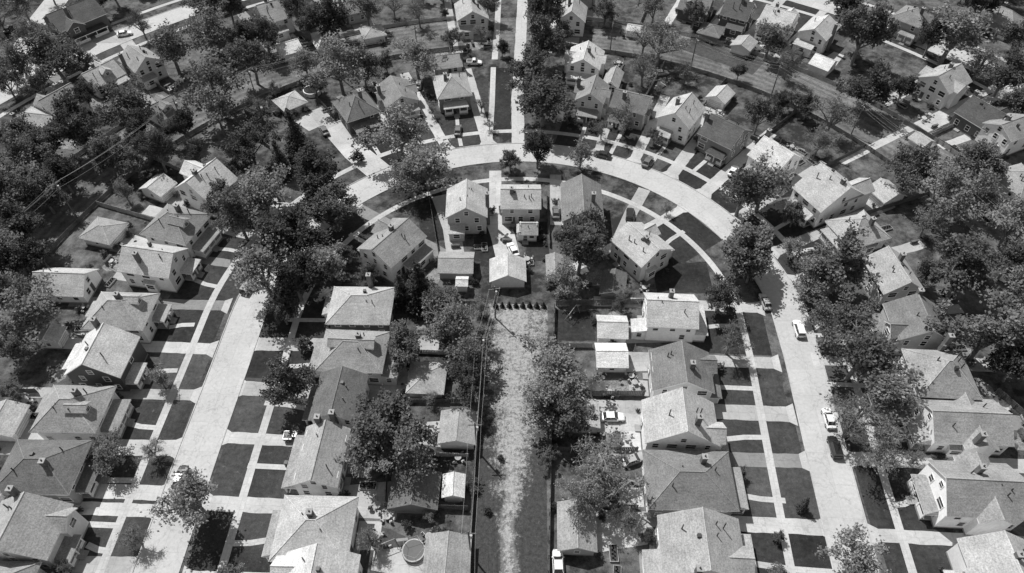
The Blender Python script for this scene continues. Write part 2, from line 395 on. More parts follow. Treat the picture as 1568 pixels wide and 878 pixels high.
    if chim and not garage:
        c=MB(); kx=random.choice((-1,1))*W*random.uniform(.08,.3); ky=random.uniform(-.2,.2)*D
        if random.random()<.3: kx=math.copysign(W/2+.42,kx)
        c.box(kx-.42,ky-.42,0 if abs(kx)>W/2 else e-.5,kx+.42,ky+.42,rz+.8,0); c.box(kx-.5,ky-.5,rz+.8,kx+.5,ky+.5,rz+.95,1); c.tube((kx,ky,rz+.95),(kx,ky,rz+1.3),.14,.12,8,2)
        c.obj('chimney',[M['brick'],M['found'],M['plastic']],E)
    if porch and not garage:
        p=MB(); pw=W*random.choice((.5,.75,.92)); pd=random.uniform(1.9,2.8); y0=-D/2; px=0 if pw>W*.7 else random.choice((-1,1))*W*.2
        p.box(px-pw/2,y0-pd,0,px+pw/2,y0-.035,.45,1)
        a,b_=px-pw/2-.25,px+pw/2+.25
        zt,zb=3.25,2.65
        p.prism([(a,y0-pd-.3,zb),(b_,y0-pd-.3,zb),(b_-.5,y0-.01,zt),(a+.5,y0-.01,zt)],.18,0,3)
        p.prism([(a,y0-pd-.3,zb),(a+.5,y0-.01,zt),(a,y0-.01,zb)],.18,0,3); p.prism([(b_,y0-pd-.3,zb),(b_,y0-.01,zb),(b_-.5,y0-.01,zt)],.18,0,3)
        n=4 if pw>6 else 3
        for i in range(n):
            q=px-pw/2+.15+(pw-.3)*i/(n-1); p.box(q-.11,y0-pd+.04,.45,q+.11,y0-pd+.26,zb-.15,3)
        p.box(px-pw/2+.1,y0-pd+.1,.45,px-.8,y0-pd+.16,1.25,3); p.box(px+.8,y0-pd+.1,.45,px+pw/2-.1,y0-pd+.16,1.25,3)
        if random.random()<.35:
            p.box(px-pw/2+.02,y0-pd+.3,.45,px+pw/2-.02,y0-.05,zb-.16,2)
            for i in range(int(pw/1.3)): window(p,px-pw/2+.8+i*1.3,y0-pd+.28,1.2,0,-1,.9,1.0)
        for i in range(3): p.box(px-.75,y0-pd-.35*(i+1),0,px+.75,y0-pd-.35*i-.002,.36-.12*i,1)
        p.obj('porch',[rm,M['found'],wm,M['trim']],E)
    if drive and not garage and dist<60:
        STRIPN[0]+=1; k=STRIPN[0]
        xs=side*(W/2+1.9); w0=random.choice((2.3,2.7,2.7,3.2))
        strip_local('lawn',x,y,rot,[(0,-dist+4.0),(0,-D/2+1)],12.6,.0045+(k%3)*.001,random.choice(M['lawn']))
        strip_local('driveway',x,y,rot,[(xs,-dist+3.5),(xs,-dist+5.0)],w0+1.6,.017+(k%5)*.0018,M['walk'],w0)
        strip_local('driveway',x,y,rot,[(xs,-dist+5.0),(xs,D/2+10)],w0,.017+(k%5)*.0018,random.choice(M['drive'][:3] if random.random()<.8 else M['drive'][3:]),rag=.07)
        if porch:
            far=-dist+(4.3 if random.random()<.35 else 9.3)
            if far<-D/2-3.2:
                bend=random.choice((0,0,.9,-.9)); strip_local('front_walk',x,y,rot,[(bend,far),(bend*.8,far*.5-D*.25-1.1),(0,-D/2-2.2)],1.0,.036+(k%3)*.0015,M['walk'])
        if random.random()<.7: strip_local('patio',x,y,rot,[(-side*W*.1,D/2+.2),(-side*W*.1,D/2+random.uniform(2.5,5))],random.uniform(3,5),.012,random.choice(M['drive']))
    return E
H=house
# west side of the western street
H(312,272,9,10,'C','L',2,4,4,side=1); H(265,335,9,10.5,'C','hip',2,4,2); H(230,390,8,11,'C','gy',2,4,4); H(180,468,8.4,11,'E','hip',2,4,3)
H(150,536,8.8,9.8,'E','gx',2,0,4); H(106,618,8.6,10.5,'E','hip',2,4,2); H(58,708,8.8,12,'E','hip',2,2,1); H(28,805,8.4,11,'E','cross',2,3,2); H(-60,770,8,9,'E','hip'); H(-30,900,8,11,'E','hip',2,3,2)
H(95,425,7,10.5,'E','gy',1,5,4,porch=0,drive=0,chim=0); H(156,350,6,7,'C','hip',0,3,2,garage=1); H(240,282,5,6,'C','gx',0,4,4,garage=1)
H(75,510,3.5,4,'E','gx',0,4,4,garage=1,shed=1); H(0,640,6,6,'E','gx',0,4,3,garage=1)
# east side of the western street
H(550,460,8.6,11.5,'W','hip',2,0,3,plain=1); H(538,530,8.6,11.5,'W','hip',2,3,2); H(516,602,9.4,8,'W','gx',2,4,1,plain=1); H(489,693,10.4,7,'W','gx',2,5,3,plain=1); H(478,802,9.6,11,'W','hip',2,4,3,plain=1); H(480,888,8.4,11,'W','cross',2,4,4)
H(652,575,6,6,'W','hip',0,3,4,garage=1); H(700,652,6,6,'W','gx',0,4,3,garage=1); H(633,747,6,7.5,'W','gx',0,1,1,garage=1); H(683,850,6.5,6.5,'W','gx',0,2,2,garage=1)
H(693,742,3,3.6,0,'gy',0,5,5,garage=1,shed=1)
# inside of the crescent
H(598,365,11,9,'O','cross',2,5,3,side=-1); H(713,304,8.6,9,180,'gy',2,2,3,porch=1,drive=0); H(796,296,8.6,7.5,180,'gx',2,3,3,drive=0,plain=1); H(890,303,8.6,12,178,'gy',2,2,2,drive=0); H(982,368,9.5,8.5,'O','cross',2,3,3)
H(697,399,7,5.5,180,'gx',0,2,3,garage=1); H(776,410,7,6,180,'gy',0,4,5,garage=1); H(848,405,3,5.5,180,'gy',0,4,3,garage=1,shed=1); H(938,432,4.5,6,170,'gy',0,1,1,garage=1)
H(706,430,2,2,180,'gx',0,5,5,garage=1,shed=1); H(808,346,3.6,3.4,180,'gx',1,5,3,porch=0,drive=0,chim=0,plain=1)
ribbon('driveway',S2((757,262),(757,330)),3,.024,M['drive'][0]); ribbon('driveway',S2((757,330),(768,360),(778,400)),5.5,.0262,M['drive'][2])
ribbon('driveway',S2((672,300),(690,350),(697,395)),4,.0215,M['drive'][1]); ribbon('driveway',S2((849,268),(850,345)),2.8,.0232,M['drive'][1])
ribbon('driveway',S2((985,290),(965,325),(945,370)),3,.0241,M['drive'][1])
# west side of the eastern street
H(1027,468,8,9.5,'E','gy',2,5,4,side=1); H(1043,562,8.5,10.5,'E','cross',2,3,1); H(1042,640,8,12,'E','cross',2,5,3); H(1056,728,9.4,13.5,'E','hip',2,1,2,plain=1); H(1075,832,9,12,'E','cross',2,4,3)
H(936,497,5,5.5,'E','gy',0,5,5,garage=1); H(935,541,5,5.5,'E','gy',0,5,5,garage=1); H(890,632,5,5.5,'E','gx',0,3,3,garage=1); H(882,803,7.5,5.5,'E','gx',0,2,2,garage=1)
# east side of the eastern street
H(1270,284,9,12.5,'C','L',2,5,4); H(1357,290,5.5,6,'C','gx',0,4,4,garage=1); H(1315,343,8.5,9.5,'C','hip',1.5,4,3); H(1370,412,9.5,8,'C','gx',2,2,3,porch=0); H(1408,487,8.6,10,'W','cross',2,2,1)
H(1446,562,9.5,10,'W','hip',2,4,2,plain=1); H(1480,638,8.6,13,'W','crossy',1.5,5,3); H(1502,742,9,12.5,'W','crossy',2,5,2); H(1545,868,9,10,'W','cross',2,4,3)
# outside of the crescent
H(442,152,6,6,'C','hip',0,4,3,garage=1); H(543,155,8.4,9.5,'C','hip',2,0,1); H(606,138,8.4,10,'C','crossy',1.5,3,2); H(690,124,8.4,10,'C','hip',2,1,3); H(684,90,7,6,'C','gx',1,3,3,porch=0,drive=0)
H(895,84,9,9.5,'C','crossy',2,4,4,drive=0); H(906,136,7,8.5,'C','crossy',2,3,2); H(966,150,9,8,'C','gx',2,2,1); H(1043,166,8.4,10,'C','gy',2,5,3); H(1110,195,9,9.5,'C','gx',2,1,0); H(1187,232,8.4,9,'C','gx',2,4,4)
H(937,118,4,8,'C','gy',1,3,3,porch=0,drive=0,chim=0,plain=1)
H(1102,143,5,6,'C','gy',0,5,5,garage=1); H(1260,93,5.5,6,'O','gx',0,5,5,garage=1); H(1138,65,5.5,6,'O','gy',0,4,4,garage=1); H(1088,43,6,6,'O','hip',0,1,1,garage=1)
# outer ring
H(1192,24,9,10,'O','cross',2,5,4); H(1254,40,8,10,'O','gy',2,4,4); H(1130,10,8,9,'O','gx',2,0,0); H(1448,115,9,10,'O','crossy',2,4,3); H(1507,170,9,10,'O','cross',1.5,0,0); H(1548,190,8,9,'O','gy',2,4,3)
H(1535,22,12,9,'C','hip',1,3,2,drive=0); H(1410,212,4,4,'O','gx',0,3,3,garage=1,shed=1); H(875,14,8,9,'O','gy',2,4,3); H(1065,2,9,9,'O','gx',1.5,0,1); H(970,42,4,3.5,'O','gx',0,5,5,garage=1,shed=1)
H(415,14,8,10,'O','cross',2,4,3); H(440,70,6,6.5,'O','gx',0,5,5,garage=1); H(569,46,6,6,'O','hip',0,4,4,garage=1); H(720,12,9,10,'O','gy',2,3,3); H(495,64,5,6,'O','gy',0,4,4,garage=1); H(530,2,9,9,'O','hip',1.5,2,2)
H(212,86,8,9,'O','gy',2,4,2); H(152,110,9,8,'O','gx',1.5,3,3); H(88,150,9,9,'O','cross',1.5,3,2,drive=0); H(248,162,7,8,'C','gx',1,4,2,porch=0,drive=0); H(110,18,14,11,'C','cross',2,0,0,drive=0); H(40,180,9,9,'O','hip',1.5,3,4,drive=0)
H(1400,20,9,9,'C','hip',2,2,2,drive=0); H(330,-25,9,9,'C','hip',2,3,2); H(1565,270,9,9,'O','hip',2,3,2,drive=0)
for a in (172,163,154,-2,8,17,188,-14):
    px=polar(148,a)
    if any(math.hypot(px[0]-h[0],px[1]-h[1])<14 for h in HOUSES): continue
    zc=px[1]*math.cos(PITCH)+(ALT-6)*math.sin(PITCH); uu=782.5+F*px[0]/zc; vv=439-F*(px[1]*math.sin(PITCH)-(ALT-6)*math.cos(PITCH))/zc
    H(uu,vv,8.5,10,'O','hip',2,3,2)
# ---------------------------------------------------------------- fences, poles, yard things
def fence(pts,h=1.6,mat='wood',name='wooden_fence'):
    b=MB()
    for (x0,y0),(x1,y1) in zip(pts[:-1],pts[1:]):
        L=math.dist((x0,y0),(x1,y1)); n=max(1,int(L/.32)); dx,dy=(x1-x0)/L,(y1-y0)/L
        for i in range(n):
            s=i*L/n; w=L/n*.88; c=[(x0+dx*s,y0+dy*s),(x0+dx*(s+w),y0+dy*(s+w))]
            t=.02; hh=h+random.uniform(-.04,.04)
            q=[(c[0][0]-dy*t,c[0][1]+dx*t),(c[1][0]-dy*t,c[1][1]+dx*t),(c[1][0]+dy*t,c[1][1]-dx*t),(c[0][0]+dy*t,c[0][1]-dx*t)]
            b.prism([(a,d,hh) for a,d in q],hh-.06,0,0)
        for i in range(int(L/2.4)+1):
            s=min(L,i*2.4); b.tube((x0+dx*s-dy*.08,y0+dy*s+dx*.08,0),(x0+dx*s-dy*.08,y0+dy*s+dx*.08,h+.1),.06,.06,4)
    return b.obj(name,[M[mat]])
for p,h,mt in (([(714,1000),(718,878),(722,760),(730,640),(738,510)],1.7,'wood'),([(838,1000),(839,878),(842,700),(845,560),(848,470)],1.6,'wood'),
   ([(850,469),(985,466)],1.9,'wood'),([(852,532),(905,532)],1.5,'woodl'),([(905,606),(985,606)],1.8,'wood'),([(588,776),(716,781)],1.8,'wood'),([(590,776),(594,700)],1.5,'wood'),
   ([(716,700),(560,695)],1.4,'woodl'),([(560,617),(725,617)],1.4,'wood'),([(850,690),(975,690)],1.4,'wood'),([(850,775),(975,778)],1.4,'wood'),([(0,602),(60,602)],1.6,'wood'),
   ([(745,468),(660,468)],1.5,'wood'),([(655,300),(672,400)],1.5,'wood'),([(835,300),(840,380)],1.4,'wood'),([(880,42),(950,44)],1.8,'wood'),([(1380,190),(1470,240)],1.3,'wood'),([(1565,640),(1520,600)],1.6,'wood'),
   ([(375,175),(400,190)],1.6,'wood'),([(20,470),(60,500)],1.5,'wood'),([(600,540),(735,545)],1.4,'woodl')): fence(S2(*p),h,mt)
for ra,rb,a in [(80,107,x) for x in (22,33,44,56,66,76,101,113,125,138,150,160)]: fence([polar(ra+6,a),polar(rb,a)],1.4,random.choice(('wood','woodl')))
for a in (30,40,50,62,72,104,116,128,140,152): fence([polar(125.5,a),polar(140,a)],1.4,random.choice(('wood','woodl')))
fence([polar(107.0,a) for a in np.arange(8,84,3)],1.3,'wood'); fence([polar(107.0,a) for a in np.arange(98,176,3)],1.3,'wood')
fence([polar(125,a) for a in np.arange(20,84,3)],1.2,'woodl'); fence([polar(125,a) for a in np.arange(98,160,3)],1.2,'woodl')
def upole(x,y,h=10,rot=0):
    b=MB(); b.tube((0,0,0),(0,0,h),.17,.12,8,0); b.box(-1.2,-.07,h-.9,1.2,.07,h-.75,0)
    for i in (-1.05,-.4,.4,1.05): b.tube((i,0,h-.75),(i,0,h-.55),.05,.04,6,1)
    b.tube((.35,.05,h-2.6),(.35,.05,h-1.6),.22,.22,8,1)
    b.obj('utility_pole',[M['wood'],M['metal']],None,(x,y,0),rot)
def wires(ps,h=10,r=.012):
    b=MB()
    for (x0,y0,r0),(x1,y1,r1) in zip(ps[:-1],ps[1:]):
        for o,dz in ((-1.05,-.55),(.4,-.55),(1.05,-.55),(.2,-2.2)):
            A=Vector((x0+math.cos(r0)*o,y0+math.sin(r0)*o,h+dz)); B=Vector((x1+math.cos(r1)*o,y1+math.sin(r1)*o,h+dz)); q=A
            for i in range(1,9):
                t=i/8; p=A.lerp(B,t); p.z-=1.0*4*t*(1-t); b.tube(q,p,r,r,4,0,False); q=p
    b.obj('power_line',[M['wire']])
al=[(*survey(716,1010)[:2],0),(*survey(720,850)[:2],0),(*survey(729,690)[:2],0),(*survey(738,560)[:2],0),(*survey(757,487)[:2],.2)]
for p in al: upole(*p[:2],10,p[2])
wires(al)
ps=[(*polar(109,a),math.radians(a)) for a in range(10,88,13)]
for p in ps: upole(p[0],p[1],10,p[2])
wires(ps,10,.012)
wl=[(*survey(a,b)[:2],.9) for a,b in ((-140,560),(-10,440),(118,335),(288,208),(395,160),(520,120),(640,95))]
for p in wl: upole(p[0],p[1],11.5,p[2])
wires(wl,11.5,.02)
def car(u,v,ang,col='w',kind=0):
    x,y,_=survey(u,v,.7)
    if ang=='T':
        ang=math.degrees(math.atan2(y-CY,x-CX))+90 if y>88 else 88
    b=MB()
    st=[(-2.25,.72,.42,.62),(-2.15,.84,.25,.86),(-1.7,.88,.2,.96),(-.9,.9,.2,.99),(.8,.9,.2,.99),(1.3,.88,.2,.93),(1.95,.84,.22,.80),(2.25,.70,.35,.6)]
    if kind==1: st[1]=(-2.2,.86,.25,1.0); st[2]=(-1.9,.9,.2,1.08);
    rings=[]
    for (sx,hw,z0,z1) in st:
        rings.append([(sx,-hw*.92,z0),(sx,-hw,z0+.2),(sx,-hw,z1-.14),(sx,-hw*.86,z1),(sx,0,z1+.03),(sx,hw*.86,z1),(sx,hw,z1-.14),(sx,hw,z0+.2),(sx,hw*.92,z0)])
    for A,B in zip(rings[:-1],rings[1:]):
        for i in range(8): b.poly([A[i],A[i+1],B[i+1],B[i]],0)
        b.poly([A[8],A[0],B[0],B[8]],3)
    b.poly(rings[0],0); b.poly(rings[-1],0)
    xb0,xb1,xt0,xt1,zt=(-1.75,1.05,-1.15,.25,1.43) if kind==0 else ((-2.1,1.0,-1.95,.3,1.68) if kind==1 else (-.6,1.05,-.45,.3,1.7))
    zb=.95; hb,ht=.8,.62
    Bt=[(xb0,-hb,zb),(xb1,-hb,zb),(xb1,hb,zb),(xb0,hb,zb)]; Tp=[(xt0,-ht,zt),(xt1,-ht,zt),(xt1,ht,zt),(xt0,ht,zt)]
    for i in range(4):
        j=(i+1)%4; b.poly([Bt[i],Bt[j],Tp[j],Tp[i]],1)
    b.prism([(xt0-.05,-ht-.04,zt+.03),(xt1+.05,-ht-.04,zt+.03),(xt1+.05,ht+.04,zt+.03),(xt0-.05,ht+.04,zt+.03)],.07,0,0)
    for s in (-1,1):
        for xa,xc in ((xb0,xt0),(xb1,xt1)): b.tube((xa,s*hb,zb),(xc,s*ht,zt),.045,.045,4,0)
        b.tube(((xb0+xb1)/2,s*hb,zb),((xt0+xt1)/2,s*ht,zt),.035,.035,4,0)
        b.box(.75,s*.92-.07,.95,.95,s*.92+.07,1.08,0)
        for wx in (-1.4,1.4): b.tube((wx,s*.72,.33),(wx,s*.92,.33),.33,.33,14,3); b.tube((wx,s*.9,.33),(wx,s*.935,.33),.19,.19,10,2)
        b.box(2.12,s*.55-.17,.55,2.27,s*.55+.17,.7,2); b.box(-2.27,s*.6-.15,.6,-2.15,s*.6+.15,.76,4)
    if kind==2:
        b.box(-2.15,-.72,1.0,-.7,.72,1.03,4); b.box(-2.2,-.88,1.0,-.65,-.74,1.18,0); b.box(-2.2,.74,1.0,-.65,.88,1.18,0); b.box(-2.24,-.88,.9,-2.16,.88,1.18,0)
    b.obj('pickup_truck' if kind==2 else 'parked_car',[PAINT[col],M['glass'],M['metal'],M['tyre'],M['plastic']],None,(x,y,.03),math.radians(ang))
for c in ((784,382,110,'w',0),(190,52,20,'w',0),(725,96,0,'w',2),(12,45,100,'k',0),(921,237,'T','k',0),(963,328,80,'k',1),(850,325,88,'g',0),(1170,462,95,'s',0),(1221,503,88,'w',1),(1267,640,88,'w',0),(1276,684,88,'k',1),
  (936,638,0,'w',0),(453,668,0,'g',2),(379,438,75,'k',1),(1121,262,60,'w',0),(968,703,20,'s',0),(276,730,90,'k',0),(853,862,90,'w',0),(990,248,60,'g',0),(700,200,88,'g',0),(1010,112,10,'s',0),(640,130,88,'s',0),(925,702,5,'s',0),(495,200,120,'g',0)): car(*c)
def bins(x,y,r):
    b=MB()
    for i in (0,.75):
        b.prism([(i,-.3,1),(i+.58,-.3,1),(i+.58,.35,1),(i,.35,1)],.95,0,0); b.prism([(i-.03,-.33,1.02),(i+.61,-.33,1.02),(i+.61,.38,1.1),(i-.03,.38,1.1)],.06,0,0)
        b.tube((i+.05,.4,.12),(i+.5,.4,.12),.1,.1,8,1)
    b.obj('wheelie_bins',[M['plastic'],M['tyre']],None,(x,y,.03),r)
def trampoline(u,v,r=1.9):
    x,y,_=survey(u,v,.8); b=MB(); n=20
    for i in range(n):
        a,c=2*math.pi*i/n,2*math.pi*(i+1)/n
        P=lambda q,t,z:(q*math.cos(t),q*math.sin(t),z)
        b.poly([P(r,a,.82),P(r,c,.82),P(r*.9,c,.83),P(r*.9,a,.83)],1); b.poly([P(r*.9,a,.8),P(r*.9,c,.8),(0,0,.78)],0); b.tube(P(r,a,.8),P(r,c,.8),.04,.04,4,1)
        if i%4==0: b.tube(P(r,a,0),P(r,a,2.3),.03,.03,5,1); b.tube(P(r,a,2.3),P(r,2*math.pi*(i+4)/n,2.3),.02,.02,4,1)
    b.obj('trampoline',[M['plastic'],M['metal']],None,(x,y,0))
trampoline(632,842)
def pool(u,v,r=2.4):
    x,y,_=survey(u,v,.5); b=MB(); n=24
    for i in range(n):
        a,c=2*math.pi*i/n,2*math.pi*(i+1)/n; P=lambda q,t,z:(q*math.cos(t),q*math.sin(t),z)
        b.poly([P(r,a,0),P(r,c,0),P(r,c,1.2),P(r,a,1.2)],0); b.poly([P(r,a,1.2),P(r,c,1.2),P(r-.22,c,1.2),P(r-.22,a,1.2)],0); b.poly([P(r-.22,a,1.2),P(r-.22,c,1.2),P(r-.22,c,.9),P(r-.22,a,.9)],0); b.poly([P(r-.21,a,.95),P(r-.21,c,.95),(0,0,.95)],1)
    b.obj('above_ground_pool',[M['trim'],M['glass']],None,(x,y,0))
pool(477,141)
def table_mesh():
    b=MB(); b.tube((0,0,.7),(0,0,.75),.6,.6,12,0); b.tube((0,0,0),(0,0,.7),.05,.05,6,1)
    for i in range(4):
        a=i*1.57+.4; cx_,cy_=1.05*math.cos(a),1.05*math.sin(a); b.box(cx_-.24,cy_-.24,.4,cx_+.24,cy_+.24,.46,1)
        for p in (-.2,.2):
            for q in (-.2,.2): b.tube((cx_+p,cy_+q,0),(cx_+p,cy_+q,.4),.02,.02,4,1)
        b.prism([(cx_*1.18-.2,cy_*1.18-.04,.95),(cx_*1.18+.2,cy_*1.18-.04,.95),(cx_*1.18+.2,cy_*1.18+.04,.95),(cx_*1.18-.2,cy_*1.18+.04,.95)],.45,1,1)
    return b.mesh('patio_table',[M['woodl'],M['metal']])
TAB=table_mesh()
def put(me,name,x,y,r,z=.03,s=1):
    o=bpy.data.objects.new(name,me); COL.objects.link(o); o.location=(x,y,z); o.rotation_euler=(0,0,r); o.scale=(s,s,s)
for t in ((958,670),(592,790),(970,585),(960,405),(985,440),(700,700),(1100,170),(575,820),(905,730),(950,745),(655,820),(860,440),(400,165),(965,575)):
    x,y,_=survey(*t,.7); put(TAB,'patio_table',x,y,random.random())
def swing(u,v,r):
    x,y,_=survey(u,v,1); b=MB()
    for s in (-1.6,1.6):
        for q in (-.9,.9): b.tube((s,q,0),(s,0,2.3),.05,.05,5,0)
    b.tube((-1.6,0,2.3),(1.6,0,2.3),.06,.06,5,0)
    for s in (-.8,.6):
        for q in (-.2,.2): b.tube((s+q,0,2.3),(s+q,0,.55),.012,.012,3,1)
        b.box(s-.25,-.12,.5,s+.25,.12,.54,1)
    b.poly([(1.8,-.25,1.5),(1.8,.25,1.5),(3.6,.25,.2),(3.6,-.25,.2)],1)
    b.obj('swing_set',[M['woodl'],M['metal']],None,(x,y,0),r)
swing(590,835,.4); swing(875,480,1.0); swing(1000,130,.2); swing(1500,225,.8)
# back-yard things: raised beds, firewood, kettle grills, worn earth
b=MB(); b.box(-1.2,-.6,0,1.2,-.54,.35,0); b.box(-1.2,.54,0,1.2,.6,.35,0); b.box(-1.2,-.537,0,-1.14,.537,.35,0); b.box(1.14,-.537,0,1.2,.537,.35,0); b.box(-1.137,-.535,0,1.137,.535,.27,1)
for i in range(8): b.tube((-1+i*.28,random.uniform(-.3,.3),.27),(-1+i*.28+.05,0,.6),.12,.02,5,2)
BED=b.mesh('garden_bed',[M['woodl'],M['soil'],M['leaf']])
b=MB()
for r_ in range(5):
    for c_ in range(10-(r_%2)): b.tube((-.9+c_*.2+(r_%2)*.1,-.25+random.uniform(-.04,.04),.12+r_*.18),(-.9+c_*.2+(r_%2)*.1,.25,.12+r_*.18),.095,.09,6,0)
LOG=b.mesh('firewood_stack',[M['wood']])
b=MB(); b.tube((0,0,.55),(0,0,.8),.12,.3,10,0); b.tube((0,0,.8),(0,0,1.02),.3,.1,10,0)
for i in range(3): b.tube((.25*math.cos(i*2.1),.25*math.sin(i*2.1),0),(.08*math.cos(i*2.1),.08*math.sin(i*2.1),.6),.02,.02,4,1)
GRILL=b.mesh('kettle_grill',[M['plastic'],M['metal']])
for (x,y,rot,W,D,side) in YARDS:
    c,s=math.cos(rot),math.sin(rot)
    for k in range(random.randint(2,5)):
        lx=random.uniform(-W*.7,W*.7); ly=D/2+random.uniform(3.8,9)
        X,Y=x+c*lx-s*ly,y+s*lx+c*ly
        if any(math.hypot(X-h[0],Y-h[1])<h[2]+1.6 for h in HOUSES): continue
        if abs(math.hypot(X-CX,Y-CY)-RR)<7 and Y>86: continue
        if abs(X)<7.5 and 20<Y<96: continue
        me,nm=random.choice(((BED,'garden_bed'),(LOG,'firewood_stack'),(GRILL,'kettle_grill'),(TAB,'patio_table'),(BED,'garden_bed')))
        put(me,nm,X,Y,rot+random.choice((0,1.57))+random.uniform(-.1,.1),.03,random.uniform(.9,1.25))
    if random.random()<.6:
        lx=random.uniform(-3,3); ly=D/2+random.uniform(5,8); X,Y=x+c*lx-s*ly,y+s*lx+c*ly; n=18; rr=random.uniform(1.2,2.8)
        if not(abs(math.hypot(X-CX,Y-CY)-RR)<9 and Y>86):
            q=MB(); q.poly([(rr*random.uniform(.6,1.2)*math.cos(6.283*i/n),rr*random.uniform(.6,1.2)*math.sin(6.283*i/n),0) for i in range(n)]); q.obj('bare_earth_patch',[M['dirt']],None,(X,Y,.0088))
# ---------------------------------------------------------------- trees
def tree_mesh(name,seed,kind):
    r=np.random.default_rng(seed); R_,H_=5.0,11.0
    b=MB(); tips=[]
    if kind=='spruce':
        R_,H_=2.6,10.0; b.tube((0,0,0),(0,0,H_*.97),.2,.03,7,0)
        z=.9
        while z<H_*.98:
            rad=R_*(1-z/H_)**.85+.12; k=max(5,int(rad*5))
            for i in range(k):
                a=r.uniform(0,6.283); L=rad*r.uniform(.75,1.12); e=(L*math.cos(a),L*math.sin(a),z-.25*L+r.uniform(-.15,.15)); b.tube((0,0,z),e,.03,.01,3,0,False)
                for t in np.linspace(.25,1,max(2,int(L/.3))): tips.append((e[0]*t,e[1]*t,z+(e[2]-z)*t,.17,8))
            z+=.42
    else:
        bare=kind=='bare'
        th=H_*r.uniform(.2,.28); lean=r.uniform(-.3,.3,2); bt=1.5 if bare else 1.0
        b.tube((0,0,0),(lean[0],lean[1],th),.34,.27,8,0)
        top=Vector((lean[0],lean[1],th))
        nl=int(r.integers(7,11)) if kind!='shrub' else 7
        cz=H_*.6; ax=r.uniform(.78,1.15)
        for i in range(nl):
            a=6.283*i/nl+r.uniform(-.5,.5); q=r.uniform(.35,.95) if i<nl-2 else r.uniform(.0,.3); el=r.uniform(-.45,.75) if i<nl-2 else .85
            tip=Vector((R_*q*math.cos(a)*ax,R_*q*math.sin(a)/ax,cz+H_*.36*el*(1.15-q*.4)))
            mid=top.lerp(tip,.5)+Vector((0,0,r.uniform(.2,.9)))
            b.tube(top,mid,.17*bt,.11*bt,5,0,False); b.tube(mid,tip,.11*bt,.05*bt,5,0,False)
            for j in range(6):
                base=mid.lerp(tip,r.uniform(0,1)); d=Vector(r.normal(0,1,3)); d.z=abs(d.z)*.7-.15; d.normalize()
                c=base+d*R_*r.uniform(.18,.42)
                b.tube(base,c,.06*bt,.035*bt,4,0,False)
                for k in range(4 if not bare else 9):
                    bb=base.lerp(c,r.uniform(.35,1)); d2=(Vector(r.normal(0,1,3))*.8+d*.6); d2.normalize(); e=bb+d2*R_*r.uniform(.1,.26)
                    b.tube(bb,e,.035*bt,.014*bt,3,0,False); n={'maple':36,'airy':21,'bare':3,'shrub':7}[kind]
                    tips.append((e.x,e.y,e.z,.36 if kind!='airy' else .42,int(n*r.uniform(.3,1.5))))
                    if bare:
                        for _ in range(3):
                            d3=Vector(r.normal(0,1,3)); d3.normalize(); b.tube(e,e+d3*.8,.02,.008,3,0,False)
    nb=len(b.f)
    cs=[];ts=[]
    for (x,y,z,sg,n) in tips:
        cb=r.uniform(.65,1.35); p=r.normal(0,1,(n,3))*sg+np.array([x,y,z]); cs.append(p); ts.append(np.full(n,cb)*r.uniform(.75,1.25,n))
    C=np.concatenate(cs); T=np.concatenate(ts); keep=C[:,2]>.25; C=C[keep];T=T[keep]; n=len(C)
    sz=r.uniform(.13,.27,n)[:,None]*({'spruce':.75,'bare':.8,'shrub':2.2}.get(kind,1))
    nr=r.normal(0,1,(n,3)); nr[:,2]=np.abs(nr[:,2])+.5; nr/=np.linalg.norm(nr,axis=1)[:,None]
    t1=np.cross(nr,r.normal(0,1,(n,3))); t1/=np.linalg.norm(t1,axis=1)[:,None]; t2=np.cross(nr,t1)*.75
    Q=np.stack([C-t1*sz,C-t2*sz,C+t1*sz,C+t2*sz],1).reshape(-1,3)
    V=np.array(b.v); nv=len(V); allv=np.concatenate([V,Q])
    faces=list(b.f)+[(nv+4*i,nv+4*i+1,nv+4*i+2,nv+4*i+3) for i in range(n)]
    me=bpy.data.meshes.new(name); me.from_pydata(allv.tolist(),[],faces)
    me.materials.append(M['bark']); me.materials.append(M['needle'] if kind=='spruce' else (M['leafl'] if kind in('airy','bare') else M['leaf']))
    me.polygons.foreach_set('material_index',[0]*nb+[1]*n)
    at=me.attributes.new('tint','FLOAT','FACE'); at.data.foreach_set('value',np.concatenate([np.ones(nb),T]).astype(np.float32)); me.update()
    return me
TM={'m':[tree_mesh('maple_tree',i,'maple') for i in range(6)],'a':[tree_mesh('young_leaf_tree',20+i,'airy') for i in range(5)],'b':[tree_mesh('bare_tree',40+i,'bare') for i in range(3)],
    's':[tree_mesh('spruce_tree',60+i,'spruce') for i in range(2)],'h':[tree_mesh('shrub',80+i,'shrub') for i in range(2)]}
TN={'m':'maple_tree','a':'ash_tree','b':'bare_tree','s':'spruce_tree','h':'shrub'}
TREES=[]
def plant(x,y,r,k,sq=1):
    o=bpy.data.objects.new(TN[k],random.choice(TM[k])); COL.objects.link(o)
    s=r/(2.6 if k=='s' else 4.9); o.location=(x,y,-.05 if k!='h' else -r*.55)
    hz=s*sq*random.uniform(.85,1.12)
    o.scale=(s*random.uniform(.88,1.14),s*random.uniform(.88,1.14),hz); o.rotation_euler=(0,0,random.uniform(0,6.28)); TREES.append((x,y,r))
def tree(u,v,rpx,k='m'):
    r=rpx/5.5
    for _ in range(3):
        h=(1.25*r) if k!='s' else 1.9*r
        x,y,s=survey(u,v,h); r=rpx/s
    r=min(r*(1.1 if r>3.5 else 1),9.0)
    plant(x,y,r,k,1.0 if r<6 else .84)
